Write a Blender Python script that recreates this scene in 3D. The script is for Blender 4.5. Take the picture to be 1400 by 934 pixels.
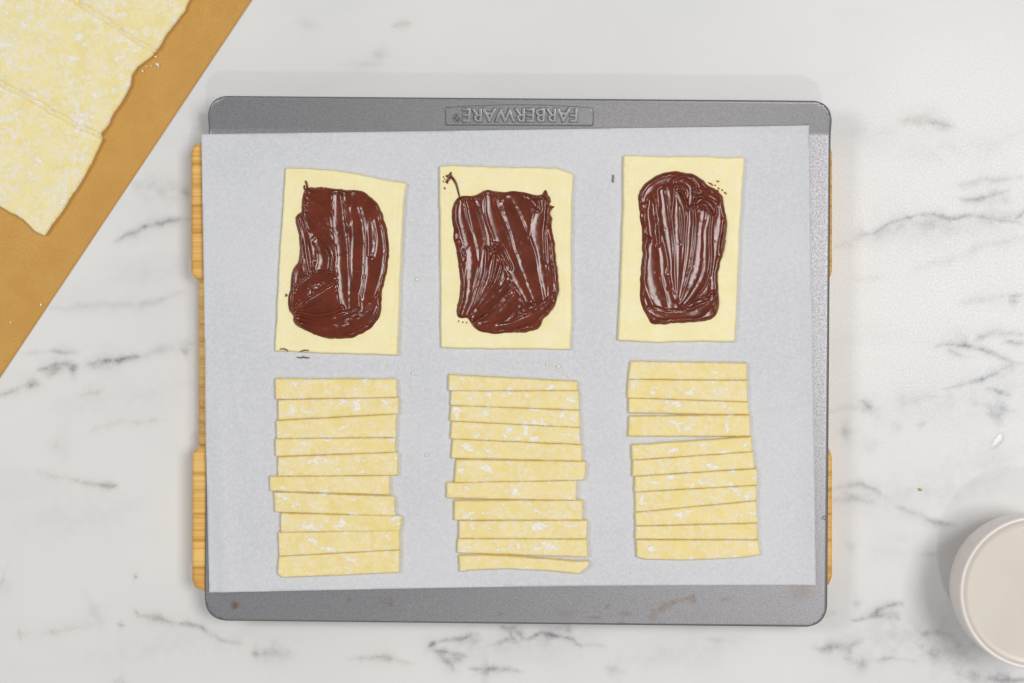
import bpy, math, random
import numpy as np
from mathutils import Vector

random.seed(7)
S = bpy.context.scene
COL = S.collection
for o in list(bpy.data.objects):
    bpy.data.objects.remove(o)

# ------------------------------------------------------------------ camera
LENS, SENSOR = 50.0, 36.0
PX = 0.00049                      # metres per photo pixel on the counter top
H = PX * 1400 * LENS / SENSOR     # camera height
cam_d = bpy.data.cameras.new('camera')
cam_d.lens = LENS
cam_d.sensor_width = SENSOR
cam_d.clip_start = 0.01
cam_d.clip_end = 50
cam = bpy.data.objects.new('camera', cam_d)
COL.objects.link(cam)
cam.location = (0, 0, H)
S.camera = cam

# ------------------------------------------------------------------ light
W = bpy.data.worlds.new('World')
S.world = W
W.use_nodes = True
W.node_tree.nodes['Background'].inputs[0].default_value = (0.97, 0.98, 1.0, 1)
W.node_tree.nodes['Background'].inputs[1].default_value = 0.28

def area(name, loc, target, sx, sy, power, col=(1, 1, 1), roll=0.0):
    d = bpy.data.lights.new(name, 'AREA')
    d.shape = 'RECTANGLE'
    d.size, d.size_y, d.energy, d.color = sx, sy, power, col
    o = bpy.data.objects.new(name, d)
    COL.objects.link(o)
    o.location = loc
    v = Vector(target) - Vector(loc)
    q = v.to_track_quat('-Z', 'Y')
    o.rotation_euler = q.to_euler()
    return o

area('window_softbox', (0.98, 0.16, 2.10), (0.05, 0.0, 0.0), 0.95, 0.75, 25.0, (1.0, 0.985, 0.965))
area('left_fill', (-1.45, 0.35, 1.65), (0.0, 0.0, 0.0), 0.55, 0.45, 11.5, (0.98, 0.99, 1.0))  # fill lamp added on the left for softer shade and chocolate highlights
area('ceiling_lamp', (0.28, -1.02, 1.60), (0.05, -0.05, 0.0), 0.09, 0.09, 3.6, (1.0, 0.97, 0.93))

S.view_settings.view_transform = 'Standard'
S.view_settings.look = 'None'
S.view_settings.gamma = 1.0
S.view_settings.use_curve_mapping = False
S.view_settings.exposure = 0.0

# ------------------------------------------------------------------ helpers
def wpt(px, py, z=0.0):
    f = PX * (1 - z / H)
    return ((px - 700) * f, -(py - 467) * f)

def wpoly(pts, z=0.0, off=None, sc=1.0):
    if off:
        pts = [(off[0] + x / sc, off[1] + y / sc) for x, y in pts]
    return np.array([wpt(x, y, z) for x, y in pts])

def _hash(ix, iy, seed):
    n = (ix.astype(np.int64) * 374761393 + iy.astype(np.int64) * 668265263 + seed * 1274126177) & 0xFFFFFFFF
    n = ((n ^ (n >> 13)) * 1274126177) & 0xFFFFFFFF
    n = n ^ (n >> 16)
    return (n & 0xFFFF) / 65535.0

def vnoise(x, y, seed=0):
    ix, iy = np.floor(x), np.floor(y)
    fx, fy = x - ix, y - iy
    fx, fy = fx * fx * (3 - 2 * fx), fy * fy * (3 - 2 * fy)
    a, b = _hash(ix, iy, seed), _hash(ix + 1, iy, seed)
    c, d = _hash(ix, iy + 1, seed), _hash(ix + 1, iy + 1, seed)
    return (a * (1 - fx) + b * fx) * (1 - fy) + (c * (1 - fx) + d * fx) * fy

def fbm(x, y, scale, seed=0, octv=3):
    """noise in -1..1 ; scale = feature size in metres"""
    x = np.asarray(x, float); y = np.asarray(y, float)
    s, amp, tot = np.zeros_like(x), 1.0, 0.0
    f = 1.0 / scale
    for k in range(octv):
        s = s + amp * (vnoise(x * f + 17.3 * k, y * f - 9.1 * k, seed + k) * 2 - 1)
        tot += amp
        amp *= 0.5
        f *= 2.03
    return s / tot

def densify(poly, step):
    out = []
    corners = []
    n = len(poly)
    for i in range(n):
        a, b = poly[i], poly[(i + 1) % n]
        k = max(1, int(np.hypot(*(b - a)) / step))
        corners.append(len(out))
        for j in range(k):
            out.append(a + (b - a) * j / k)
    return np.array(out), corners

def smooth_closed(poly, step, it=2):
    """Chaikin rounding of a closed outline"""
    p = np.array(poly)
    for _ in range(it):
        q = np.roll(p, -1, 0)
        p = np.stack([0.75 * p + 0.25 * q, 0.25 * p + 0.75 * q], 1).reshape(-1, 2)
    return p

def round_corners(poly, radii, n=6):
    out = []
    m = len(poly)
    for i in range(m):
        p, a, b = poly[i], poly[i - 1], poly[(i + 1) % m]
        r = radii[i]
        if r <= 0:
            out.append(p); continue
        u = (a - p) / np.hypot(*(a - p)); v = (b - p) / np.hypot(*(b - p))
        A, B = p + u * r, p + v * r
        for k in range(n + 1):
            t = k / n
            # blend towards circular arc
            q = (1 - t) ** 2 * A + 2 * t * (1 - t) * (p * 0.85 + (A + B) / 2 * 0.15) + t * t * B
            out.append(q)
    return np.array(out)

def seg_nearest(P, poly):
    """distance, nearest point on closed poly"""
    n = len(poly)
    best = np.full(len(P), 1e9)
    near = np.zeros((len(P), 2))
    for i in range(n):
        a, b = poly[i], poly[(i + 1) % n]
        ab = b - a
        L = ab @ ab
        if L < 1e-16:
            continue
        t = np.clip(((P - a) @ ab) / L, 0, 1)
        q = a + t[:, None] * ab
        d = ((P - q) ** 2).sum(1)
        m = d < best
        best[m] = d[m]
        near[m] = q[m]
    return np.sqrt(best), near

def inside(P, poly):
    x, y = P[:, 0], P[:, 1]
    c = np.zeros(len(P), bool)
    n = len(poly)
    for i in range(n):
        x1, y1 = poly[i]; x2, y2 = poly[(i + 1) % n]
        if y1 == y2:
            continue
        m = ((y1 > y) != (y2 > y)) & (x < (x2 - x1) * (y - y1) / (y2 - y1) + x1)
        c ^= m
    return c

def link(me, name, mat, parent=None, loc=None):
    o = bpy.data.objects.new(name, me)
    COL.objects.link(o)
    if mat is not None:
        me.materials.append(mat)
    if parent is not None:
        o.parent = parent
    return o

def tag(o, label, cat, group=None):
    o['label'] = label
    o['category'] = cat
    if group:
        o['group'] = group
    return o

def empty(name, loc):
    o = bpy.data.objects.new(name, None)
    COL.objects.link(o)
    o.location = loc
    o.empty_display_size = 0.02
    return o

def sheet(name, poly, res, ztop, zbot, mat, parent=None, corners=None, attrs=None, grid_bottom=False, flare=0.0, rot=0.0, hard=False, blur=0):
    """Solid with a height-field top clipped to an outline.
    ztop(x,y,sd) / zbot(x,y) give heights. Origin put at the base centre."""
    poly = np.asarray(poly)
    ca, sa = math.cos(rot), math.sin(rot)
    rp = np.column_stack([poly[:, 0] * ca + poly[:, 1] * sa, -poly[:, 0] * sa + poly[:, 1] * ca])
    lo, hi = rp.min(0) - res, rp.max(0) + res
    nx, ny = int((hi[0] - lo[0]) / res) + 2, int((hi[1] - lo[1]) / res) + 2
    gx, gy = np.meshgrid(lo[0] + np.arange(nx) * res, lo[1] + np.arange(ny) * res)
    cx, cy = gx[:-1, :-1] + res / 2, gy[:-1, :-1] + res / 2
    gx, gy = gx * ca - gy * sa, gx * sa + gy * ca
    cx, cy = cx * ca - cy * sa, cx * sa + cy * ca
    keep = inside(np.stack([cx.ravel(), cy.ravel()], 1), poly).reshape(cx.shape)
    cnt = np.zeros(gx.shape, int)
    cnt[:-1, :-1] += keep; cnt[1:, :-1] += keep; cnt[:-1, 1:] += keep; cnt[1:, 1:] += keep
    used = cnt > 0
    idx = -np.ones(gx.shape, int)
    idx[used] = np.arange(used.sum())
    P = np.stack([gx[used], gy[used]], 1)
    border = (cnt[used] < 4)
    d, near = seg_nearest(P, poly)
    P[border] = near[border]
    sd = d.copy()
    sd[border] = 0
    if corners is None:
        corners = []
    bi = np.nonzero(border)[0]
    for c in corners:
        k = bi[np.argmin(((P[bi] - c) ** 2).sum(1))]
        P[k] = c
    jj, ii = np.nonzero(keep)
    quads = np.stack([idx[jj, ii], idx[jj, ii + 1], idx[jj + 1, ii + 1], idx[jj + 1, ii]], 1)
    z = ztop(P[:, 0], P[:, 1], sd)
    if blur:
        ea = np.concatenate([quads[:, 0], quads[:, 1], quads[:, 2], quads[:, 3]])
        eb = np.concatenate([quads[:, 1], quads[:, 2], quads[:, 3], quads[:, 0]])
        deg = np.bincount(ea, minlength=len(P)) + np.bincount(eb, minlength=len(P))
        for _ in range(blur):
            av = (np.bincount(ea, z[eb], len(P)) + np.bincount(eb, z[ea], len(P))) / deg
            z = np.where(border, z, 0.4 * z + 0.6 * av)
    # border loop
    nxt = {}
    e = np.concatenate([quads[:, [0, 1]], quads[:, [1, 2]], quads[:, [2, 3]], quads[:, [3, 0]]])
    es = set(map(tuple, e.tolist()))
    bedges = [(a, b) for a, b in es if (b, a) not in es]
    bl = sorted({a for a, b in bedges})
    N = len(P)
    bmap = {v: N + i for i, v in enumerate(bl)}
    Pb = P[bl]
    zb = zbot(Pb[:, 0], Pb[:, 1])
    V = np.concatenate([np.column_stack([P, z]), np.column_stack([Pb, zb])])
    faces = quads.tolist()
    top_n = len(faces)
    for a, b in bedges:
        faces.append([b, a, bmap[a], bmap[b]])
    for a, b in bedges:
        nxt.setdefault(a, []).append(b)
    start = bl[0]
    loop, cur = [], start
    for _ in range(len(bedges) + 1):
        loop.append(bmap[cur])
        if not nxt.get(cur):
            break
        cur = nxt[cur].pop()
        if cur == start:
            break
    if flare:
        L_ = np.array(loop)
        q_ = V[L_, :2]
        tg = np.roll(q_, -2, 0) - np.roll(q_, 2, 0)
        tg /= np.maximum(np.hypot(tg[:, 0], tg[:, 1]), 1e-9)[:, None]
        V[L_, 0] += flare * tg[:, 1]
        V[L_, 1] -= flare * tg[:, 0]
    if grid_bottom:                      # curved underside: copy of the grid
        fi = np.nonzero(~border)[0]
        full = np.zeros(N, int)
        full[fi] = len(V) + np.arange(len(fi))
        for v_, b_ in bmap.items():
            full[v_] = b_
        V = np.concatenate([V, np.column_stack([P[fi], zbot(P[fi, 0], P[fi, 1])])])
        faces += full[quads][:, ::-1].tolist()
    else:
        faces.append(loop[::-1])
    org = np.array([(poly[:, 0].min() + poly[:, 0].max()) / 2, (poly[:, 1].min() + poly[:, 1].max()) / 2, zb.min()])
    base = np.array(parent.location) if parent is not None else np.zeros(3)
    me = bpy.data.meshes.new(name)
    me.from_pydata((V - org).tolist(), [], faces)
    sm = np.ones(len(faces), bool)
    if not grid_bottom:
        sm[-1] = False
    if hard:
        sm[top_n:top_n + len(bedges)] = False
    me.polygons.foreach_set('use_smooth', sm)
    if attrs:
        for k, f in attrs.items():
            at = me.attributes.new(k, 'FLOAT', 'POINT')
            at.data.foreach_set('value', f(V[:, 0], V[:, 1]).astype(np.float32))
    me.update()
    o = link(me, name, mat, parent)
    o.location = Vector(org - base)
    return o

# ------------------------------------------------------------------ materials
def lin(r, g, b):
    f = lambda c: (c / 255 / 12.92) if c / 255 <= 0.04045 else ((c / 255 + 0.055) / 1.055) ** 2.4
    return (f(r), f(g), f(b), 1)

class NT:
    def __init__(s, name):
        s.m = bpy.data.materials.new(name)
        s.m.use_nodes = True
        s.t = s.m.node_tree
        s.b = s.t.nodes['Principled BSDF']
        s.pos = s.t.nodes.new('ShaderNodeNewGeometry').outputs['Position']
    def n(s, typ, **kw):
        o = s.t.nodes.new(typ)
        for k, v in kw.items():
            setattr(o, k, v)
        return o
    def l(s, a, b):
        s.t.links.new(a, b)
    def noise(s, scale, detail=3, rough=0.55, dist=0.0, stretch=None, off=0.0):
        n = s.n('ShaderNodeTexNoise')
        n.inputs['Scale'].default_value = scale
        n.inputs['Detail'].default_value = detail
        n.inputs['Roughness'].default_value = rough
        n.inputs['Distortion'].default_value = dist
        src = s.pos
        if stretch or off:
            mp = s.n('ShaderNodeMapping')
            if stretch:
                mp.inputs['Scale'].default_value = stretch
            mp.inputs['Location'].default_value = (off, off * 1.7, 0)
            s.l(src, mp.inputs[0]); src = mp.outputs[0]
        s.l(src, n.inputs['Vector'])
        return n.outputs['Fac']
    def ramp(s, v, a, b, lo=0.0, hi=1.0):
        m = s.n('ShaderNodeMapRange', interpolation_type='SMOOTHSTEP')
        for k, x in zip(('From Min', 'From Max', 'To Min', 'To Max'), (a, b, lo, hi)):
            m.inputs[k].default_value = x
        s.l(v, m.inputs[0])
        return m.outputs[0]
    def mix(s, f, a, b):
        m = s.n('ShaderNodeMix', data_type='RGBA')
        for sock, v in ((m.inputs[0], f), (m.inputs[6], a), (m.inputs[7], b)):
            if hasattr(v, 'is_linked') or isinstance(v, bpy.types.NodeSocket):
                s.l(v, sock)
            else:
                sock.default_value = v
        return m.outputs[2]
    def math(s, op, a, b):
        m = s.n('ShaderNodeMath', operation=op)
        for sock, v in ((m.inputs[0], a), (m.inputs[1], b)):
            if isinstance(v, bpy.types.NodeSocket):
                s.l(v, sock)
            else:
                sock.default_value = v
        return m.outputs[0]
    def attr(s, name):
        a = s.n('ShaderNodeAttribute')
        a.attribute_name = name
        return a.outputs['Fac']
    def set(s, **kw):
        names = dict(color='Base Color', rough='Roughness', metal='Metallic', spec='Specular IOR Level', coat='Coat Weight',
                     coatr='Coat Roughness', sss='Subsurface Weight', ior='IOR', trans='Transmission Weight', sheen='Sheen Weight')
        for k, v in kw.items():
            sock = s.b.inputs[names[k]]
            if isinstance(v, bpy.types.NodeSocket):
                s.l(v, sock)
            else:
                sock.default_value = v
        return s
    def bump(s, h, dist, strength=1.0):
        b = s.n('ShaderNodeBump')
        b.inputs['Distance'].default_value = dist
        b.inputs['Strength'].default_value = strength
        s.l(h, b.inputs['Height'])
        if s.b.inputs['Normal'].is_linked:
            s.l(s.b.inputs['Normal'].links[0].from_socket, b.inputs['Normal'])
        s.l(b.outputs[0], s.b.inputs['Normal'])
        return s

# marble
m = NT('marble')
base = m.mix(m.ramp(m.noise(5, 3), 0.35, 0.7), lin(231, 230, 227), lin(224, 224, 224))
base = m.mix(m.math('MULTIPLY', m.ramp(m.noise(14, 4, 0.6, 1.0, (0.5, 1.6, 1)), 0.52, 0.78), 0.22), base, lin(206, 205, 206))
base = m.mix(m.math('MULTIPLY', m.ramp(m.noise(1500, 2), 0.4, 0.7), 0.22), base, lin(210, 209, 206))
vn = m.math('MULTIPLY', m.attr('vein'), m.ramp(m.noise(420, 4, 0.65), 0.25, 0.72, 0.7, 1.1))
base = m.mix(vn, base, lin(126, 125, 130))
bn = m.math('MULTIPLY', m.attr('brown'), m.ramp(m.noise(420, 4, 0.65, off=3.0), 0.25, 0.72, 0.3, 1.2))
base = m.mix(bn, base, lin(150, 128, 100))
m.set(color=base, rough=m.ramp(m.noise(700, 3, 0.7), 0.3, 0.7, 0.28, 0.44), spec=0.35)
MARBLE = m.m

# brown baking paper
m = NT('kraft_paper')
c = m.mix(m.ramp(m.noise(45, 4, 0.6), 0.3, 0.7), lin(216, 168, 90), lin(208, 158, 80))
c = m.mix(m.math('MULTIPLY', m.ramp(m.noise(1800, 3), 0.35, 0.65), 0.6), c, lin(186, 134, 60))
c = m.mix(m.math('MULTIPLY', m.ramp(m.noise(900, 2, off=5), 0.66, 0.72), 0.25), c, lin(226, 190, 130))
m.set(color=c, rough=0.62, spec=0.3)
m.bump(m.noise(900, 3), 0.00012, 0.6)
KRAFT = m.m

# white parchment
m = NT('white_parchment')
c = m.mix(m.ramp(m.noise(420, 5, 0.75), 0.34, 0.66), lin(218, 219, 222), lin(206, 207, 212))
c = m.mix(m.math('MULTIPLY', m.ramp(m.noise(1100, 3, 0.6, off=2), 0.42, 0.7), 0.45), c, lin(196, 197, 204))
c = m.mix(m.math('MULTIPLY', m.ramp(m.noise(16, 3, off=4), 0.4, 0.75), 0.35), c, lin(222, 222, 224))
m.set(color=c, rough=0.55, spec=0.3)
m.bump(m.noise(700, 4), 0.00015, 0.5)
PARCH = m.m

# bamboo
def bamboo(i, t):
    m = NT('bamboo_%d' % i)
    a, b = lin(247 - t * 22, 205 - t * 30, 124 - t * 30), lin(232 - t * 20, 178 - t * 28, 90 - t * 20)
    c = m.mix(m.ramp(m.noise(60, 4, 0.6, 0.3, (0.12, 9, 1), off=i * 1.3), 0.35, 0.68), a, b)
    c = m.mix(m.math('MULTIPLY', m.ramp(m.noise(95, 4, 0.7, 0.2, (0.1, 14, 1), off=i * 2.1), 0.52, 0.72), 0.55), c, lin(190, 128, 56))
    m.set(color=c, rough=0.5, spec=0.35)
    m.bump(m.noise(95, 3, 0.6, 0.2, (0.1, 14, 1), off=i), 0.0002, 0.5)
    return m.m
BAMBOO = [bamboo(i, t) for i, t in enumerate((0.0, 0.35, 0.7, 0.15))]

# coated steel
m = NT('coated_steel')
c = m.mix(m.ramp(m.noise(1300, 3, 0.7), 0.32, 0.7), lin(156, 155, 157), lin(132, 131, 134))
c = m.mix(m.math('MULTIPLY', m.attr('stain'), m.ramp(m.noise(700, 3), 0.3, 0.65, 0.6, 1.0)), c, lin(122, 90, 48))
m.set(color=c, metal=0.58, rough=m.ramp(m.noise(800, 3, 0.6, off=2), 0.3, 0.7, 0.36, 0.48))
m.bump(m.noise(1400, 3), 0.00008, 0.5)
STEEL = m.m
m = NT('steel_rim')
m.set(color=lin(120, 120, 122), metal=0.8, rough=0.35)
RIM = m.m
m = NT('rubbed_steel')
m.set(color=lin(158, 157, 159), metal=0.8, rough=0.40)
BADGE = m.m

# puff pastry dough
def dough(name, flour, tint, off):
    m = NT(name)
    c = m.mix(m.ramp(m.noise(70, 4, 0.6, off=off), 0.3, 0.7), lin(*tint[0]), lin(*tint[1]))
    c = m.mix(m.math('MULTIPLY', m.ramp(m.noise(900, 3, off=off), 0.4, 0.7), 0.3), c, lin(*tint[2]))
    # thin flour film with fine speckle
    film = m.math('MULTIPLY', m.ramp(m.noise(260, 6, 0.78, 0.0, off=off + 1), 0.43, 0.60), m.ramp(m.noise(70, 3, off=off + 2), 0.30, 0.58))
    c = m.mix(m.math('MULTIPLY', film, flour[0]), c, lin(244, 236, 220))
    # thick clumps
    cl = m.math('MULTIPLY', m.ramp(m.noise(120, 5, 0.66, 0.15, (0.8, 1.15, 1), off=off + 3), flour[1], flour[1] + 0.06),
                m.ramp(m.noise(600, 3, 0.6, off=off + 4), 0.3, 0.5))
    c = m.mix(m.math('MULTIPLY', cl, flour[2]), c, lin(248, 243, 232))
    m.set(color=c, rough=m.ramp(film, 0, 1, 0.5, 0.75), spec=0.3, sss=0.10)
    m.b.inputs['Subsurface Radius'].default_value = (1.0, 0.85, 0.6)
    m.b.inputs['Subsurface Scale'].default_value = 0.0022
    h = m.math('ADD', m.noise(650, 4, 0.65, off=off), m.math('MULTIPLY', cl, 0.8))
    m.bump(h, 0.00025, 0.8)
    return m.m
YEL = [(247, 229, 164), (242, 220, 144), (230, 202, 118)]
DOUGH_STRIP = dough('floured_dough', (0.62, 0.565, 0.95), YEL, 0.0)
DOUGH_RECT = dough('plain_dough', (0.32, 0.66, 0.5), [(252, 241, 194), (248, 235, 178), (238, 219, 154)], 7.0)
DOUGH_SHEET = dough('rolled_dough', (1.0, 0.57, 0.85), [(248, 235, 176), (243, 226, 154), (228, 205, 126)], 13.0)

# chocolate
m = NT('chocolate')
c = m.mix(m.ramp(m.noise(90, 3), 0.3, 0.7), lin(112, 43, 16), lin(96, 34, 11))
m.set(color=c, rough=m.ramp(m.noise(160, 3, off=2), 0.3, 0.7, 0.16, 0.25), spec=0.6, sss=0.05)
m.b.inputs['Subsurface Radius'].default_value = (1.0, 0.4, 0.2)
m.b.inputs['Subsurface Scale'].default_value = 0.001
m.bump(m.noise(350, 3), 0.0001, 0.2)
CHOC = m.m
m = NT('chocolate_film')
m.set(color=lin(150, 84, 36), rough=0.4)
CHOC_FILM = m.m

m = NT('glazed_ceramic')
m.set(color=m.mix(m.ramp(m.noise(30, 3), 0.3, 0.7), lin(240, 232, 228), lin(235, 227, 222)), rough=0.28, spec=0.5)
CERAMIC = m.m
m = NT('milk')
m.set(color=m.mix(m.ramp(m.noise(25, 3), 0.3, 0.7), lin(216, 208, 197), lin(212, 203, 191)), rough=0.3, spec=0.4, sss=0.2)
m.b.inputs['Subsurface Scale'].default_value = 0.002
MILK = m.m
m = NT('flour')
m.set(color=m.mix(m.noise(900), lin(245, 240, 226), lin(235, 226, 200)), rough=0.9)
FLOUR = m.m
m = NT('herb_green')
m.set(color=lin(176, 178, 70), rough=0.6)
GREEN = m.m
m = NT('water')
tr, gl, fr, mx = (m.n('ShaderNodeBsdf' + 'Transparent'), m.n('ShaderNodeBsdfGlossy'), m.n('ShaderNodeFresnel'), m.n('ShaderNodeMixShader'))
gl.inputs['Roughness'].default_value = 0.03
fr.inputs['IOR'].default_value = 1.33
m.l(fr.outputs[0], mx.inputs[0]); m.l(tr.outputs[0], mx.inputs[1]); m.l(gl.outputs[0], mx.inputs[2])
m.l(mx.outputs[0], m.t.nodes['Material Output'].inputs[0])
WATER = m.m

# ------------------------------------------------------------------ marble counter
# veins traced as polylines: (offset, scale, points, half width px, strength)
VG, VB = [], []
def vein(off, sc, pts, w, s, brown=False):
    (VB if brown else VG).append(([(off[0] + x / sc, off[1] + y / sc) for x, y in pts], w, s))
R1, k1 = (1120, 140), 3.336
vein(R1, k1, [(345, 100), (430, 75), (530, 45)], 5, .22, True)
vein(R1, k1, [(400, 98), (470, 95), (530, 100), (610, 108)], 5, .34)
vein(R1, k1, [(530, 102), (610, 108)], 2.5, .3)
vein(R1, k1, [(120, 130), (250, 150), (370, 150)], 7, .12)
vein(R1, k1, [(620, 430), (660, 445), (760, 430), (860, 408)], 3, .5)
vein(R1, k1, [(650, 440), (760, 440), (880, 450)], 8, .2)
vein(R1, k1, [(600, 385), (750, 355), (934, 340)], 3.5, .3)
vein(R1, k1, [(160, 625), (230, 600), (330, 545), (450, 515), (520, 515), (600, 535), (720, 515), (860, 540), (934, 570)], 2.2, .5)
vein(R1, k1, [(160, 615), (330, 580), (450, 555), (650, 575)], 11, .26)
vein(R1, k1, [(700, 540), (860, 520), (934, 500)], 8, .22)
vein(R1, k1, [(870, 545), (910, 520), (934, 480)], 2, .5)
vein(R1, k1, [(60, 660), (160, 640)], 4, .18)
vein(R1, k1, [(420, 780), (500, 740), (620, 710), (720, 660), (934, 610)], 4.5, .16)
vein(R1, k1, [(160, 815), (230, 800), (300, 795)], 4, .2, True)
R2 = (1120, 400)
vein(R2, k1, [(640, 42), (760, 28), (934, 10)], 3.5, .25)
vein(R2, k1, [(830, 18), (934, 14)], 2, .35)
vein(R2, k1, [(860, 40), (910, 48)], 3.5, .35)
vein(R2, k1, [(540, 248), (620, 235), (700, 245), (760, 260), (820, 300), (890, 325), (960, 332)], 2.0, .62)
vein(R2, k1, [(550, 235), (640, 215), (700, 240)], 6, .3)
vein(R2, k1, [(690, 240), (740, 195), (790, 178), (934, 190)], 3, .42)
vein(R2, k1, [(900, 322), (830, 350), (760, 385), (690, 415), (560, 440)], 2.4, .5)
vein(R2, k1, [(900, 330), (820, 360), (760, 380)], 5, .3)
vein(R2, k1, [(590, 265), (640, 285), (700, 290)], 3.5, .35)
vein(R2, k1, [(830, 232), (890, 225), (950, 232)], 2.4, .5)
vein(R2, k1, [(190, 488), (215, 500), (250, 520)], 3.2, .6)
vein(R2, k1, [(190, 520), (240, 535), (290, 520)], 6, .25)
vein(R2, k1, [(40, 545), (110, 532), (190, 518)], 3, .25)
vein(R2, k1, [(330, 495), (400, 490), (470, 488)], 6, .15, True)
vein(R2, k1, [(480, 480), (560, 478)], 2, .2)
vein(R2, k1, [(760, 438), (800, 448), (830, 462), (875, 470)], 2.2, .6)
vein(R2, k1, [(790, 525), (850, 525)], 6, .45)
vein(R2, k1, [(780, 560), (830, 550)], 5, .45)
vein(R2, k1, [(700, 500), (780, 525), (900, 545)], 3, .25)
vein(R2, k1, [(90, 630), (150, 630)], 6, .35)
vein(R2, k1, [(180, 680), (270, 690)], 5, .22)
vein(R2, k1, [(440, 600), (490, 595)], 3, .25)
vein(R2, k1, [(320, 590), (370, 640)], 4, .15)
R3, k3 = (1120, 600), 2.796
vein(R3, k3, [(60, 190), (110, 180), (150, 170), (200, 190), (260, 228)], 3, .35)
vein(R3, k3, [(90, 205), (170, 235), (225, 250)], 3.5, .35)
vein(R3, k3, [(50, 238), (130, 225), (210, 215)], 4, .22)
vein(R3, k3, [(280, 250), (380, 295), (450, 325), (520, 330)], 3.5, .35)
vein(R3, k3, [(430, 318), (490, 330)], 3, .4)
vein(R3, k3, [(380, 440), (470, 435)], 3, .2)
vein(R3, k3, [(90, 420), (130, 400)], 7, .15)
vein(R3, k3, [(130, 690), (185, 682), (240, 650), (320, 630)], 2.8, .6)
vein(R3, k3, [(210, 675), (260, 670), (310, 700)], 3.6, .5)
vein(R3, k3, [(20, 668), (60, 665)], 3, .25)
vein(R3, k3, [(-20, 805), (60, 795), (110, 795), (170, 765)], 4.5, .5)
vein(R3, k3, [(100, 800), (130, 815)], 4, .5)
vein(R3, k3, [(110, 830), (150, 860), (200, 840)], 5, .4)
vein(R3, k3, [(200, 845), (280, 840), (370, 850)], 2.5, .35)
vein(R3, k3, [(370, 745), (430, 735), (480, 745)], 4, .4)
vein(R3, k3, [(375, 790), (440, 825), (500, 790)], 7, .38)
vein(R3, k3, [(400, 770), (500, 800), (620, 850)], 18, .26)
vein(R3, k3, [(560, 885), (620, 910), (700, 920), (800, 925)], 5, .6)
vein(R3, k3, [(520, 890), (640, 930)], 9, .3)
vein(R3, k3, [(130, 630), (160, 625)], 4, .2)
R4, k4 = (400, 780), 2.8
vein(R4, k4, [(515, 292), (532, 282), (548, 280)], 3.2, .75)
vein(R4, k4, [(560, 275), (590, 262), (640, 255), (710, 245)], 2.6, .6)
vein(R4, k4, [(650, 265), (720, 270)], 6, .3)
vein(R4, k4, [(535, 315), (570, 322), (610, 315), (665, 330)], 3, .55)
vein(R4, k4, [(555, 325), (595, 355), (615, 388)], 3.4, .55)
vein(R4, k4, [(590, 340), (660, 345)], 6, .3)
vein(R4, k4, [(675, 372), (740, 382), (800, 384), (870, 385)], 2.6, .55)
vein(R4, k4, [(720, 390), (760, 388)], 6, .5)
vein(R4, k4, [(800, 215), (830, 235), (850, 268)], 3.5, .55)
vein(R4, k4, [(820, 222), (870, 235), (895, 262)], 3, .55)
vein(R4, k4, [(795, 275), (850, 265)], 2.5, .35)
vein(R4, k4, [(700, 300), (780, 278), (860, 268), (960, 255)], 3.5, .25)
vein(R4, k4, [(900, 262), (950, 230), (985, 240), (1020, 250), (1075, 262), (1100, 285)], 2.6, .6)
vein(R4, k4, [(960, 232), (1000, 240)], 5, .5)
vein(R4, k4, [(1000, 215), (1070, 222)], 4, .45)
vein(R4, k4, [(1100, 285), (1150, 290), (1210, 290)], 2, .25)
vein(R4, k4, [(210, 345), (265, 335), (340, 334), (395, 345), (465, 358)], 2.2, .32, True)
vein(R4, k4, [(335, 334), (380, 338)], 2.2, .4)
vein(R4, k4, [(1190, 380), (1240, 385), (1270, 390)], 3.5, .35)
vein(R4, k4, [(1580, 265), (1660, 268)], 3, .2)
R5, k5 = (0, 780), 2.8
vein(R5, k5, [(512, 155), (530, 178), (600, 188), (700, 205), (740, 212)], 2.4, .5, True)
vein(R5, k5, [(700, 206), (765, 220), (800, 252), (850, 272), (915, 276)], 2.8, .35)
vein(R5, k5, [(580, 186), (620, 190)], 3, .3)
vein(R5, k5, [(690, 207), (730, 210)], 3, .4)
vein(R5, k5, [(830, 272), (855, 275)], 2.5, .4)
vein(R5, k5, [(970, 318), (1000, 318)], 3.5, .45, True)
vein(R5, k5, [(980, 335), (1050, 310), (1110, 325)], 9, .25)
vein(R5, k5, [(340, 175), (380, 150)], 11, .16)
vein(R5, k5, [(40, 250), (110, 240), (210, 230), (360, 210), (400, 195)], 5, .12, True)
vein(R5, k5, [(190, 230), (215, 228)], 2.5, .3, True)
vein(R5, k5, [(65, 248), (85, 243)], 4, .3, True)
vein(R5, k5, [(455, 212), (482, 216)], 2, .5, True)
vein(R5, k5, [(515, 20), (530, 26)], 1.8, .5, True)
vein(R5, k5, [(0, 50), (15, 55)], 9, .3)
vein(R5, k5, [(440, 425), (490, 430)], 4, .35, True)
vein(R5, k5, [(1370, 332), (1395, 336)], 3, .3, True)
R6, k6 = (0, 430), 3.737
vein(R6, k6, [(195, 280), (230, 282), (290, 262), (340, 250), (400, 262)], 3.0, .62)
vein(R6, k6, [(230, 295), (290, 285), (345, 262)], 3, .4)
vein(R6, k6, [(350, 272), (400, 275)], 4.5, .4)
vein(R6, k6, [(445, 248), (540, 232), (610, 238), (680, 218), (715, 210)], 2.6, .65)
vein(R6, k6, [(450, 255), (530, 245), (620, 240)], 5, .5)
vein(R6, k6, [(660, 222), (715, 210)], 2, .4, True)
vein(R6, k6, [(240, 302), (295, 297)], 2, .4, True)
vein(R6, k6, [(720, 215), (800, 185), (930, 165), (1000, 155)], 4, .22)
vein(R6, k6, [(915, 165), (985, 158)], 3, .4)
vein(R6, k6, [(925, 185), (960, 178)], 4, .6)
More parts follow.
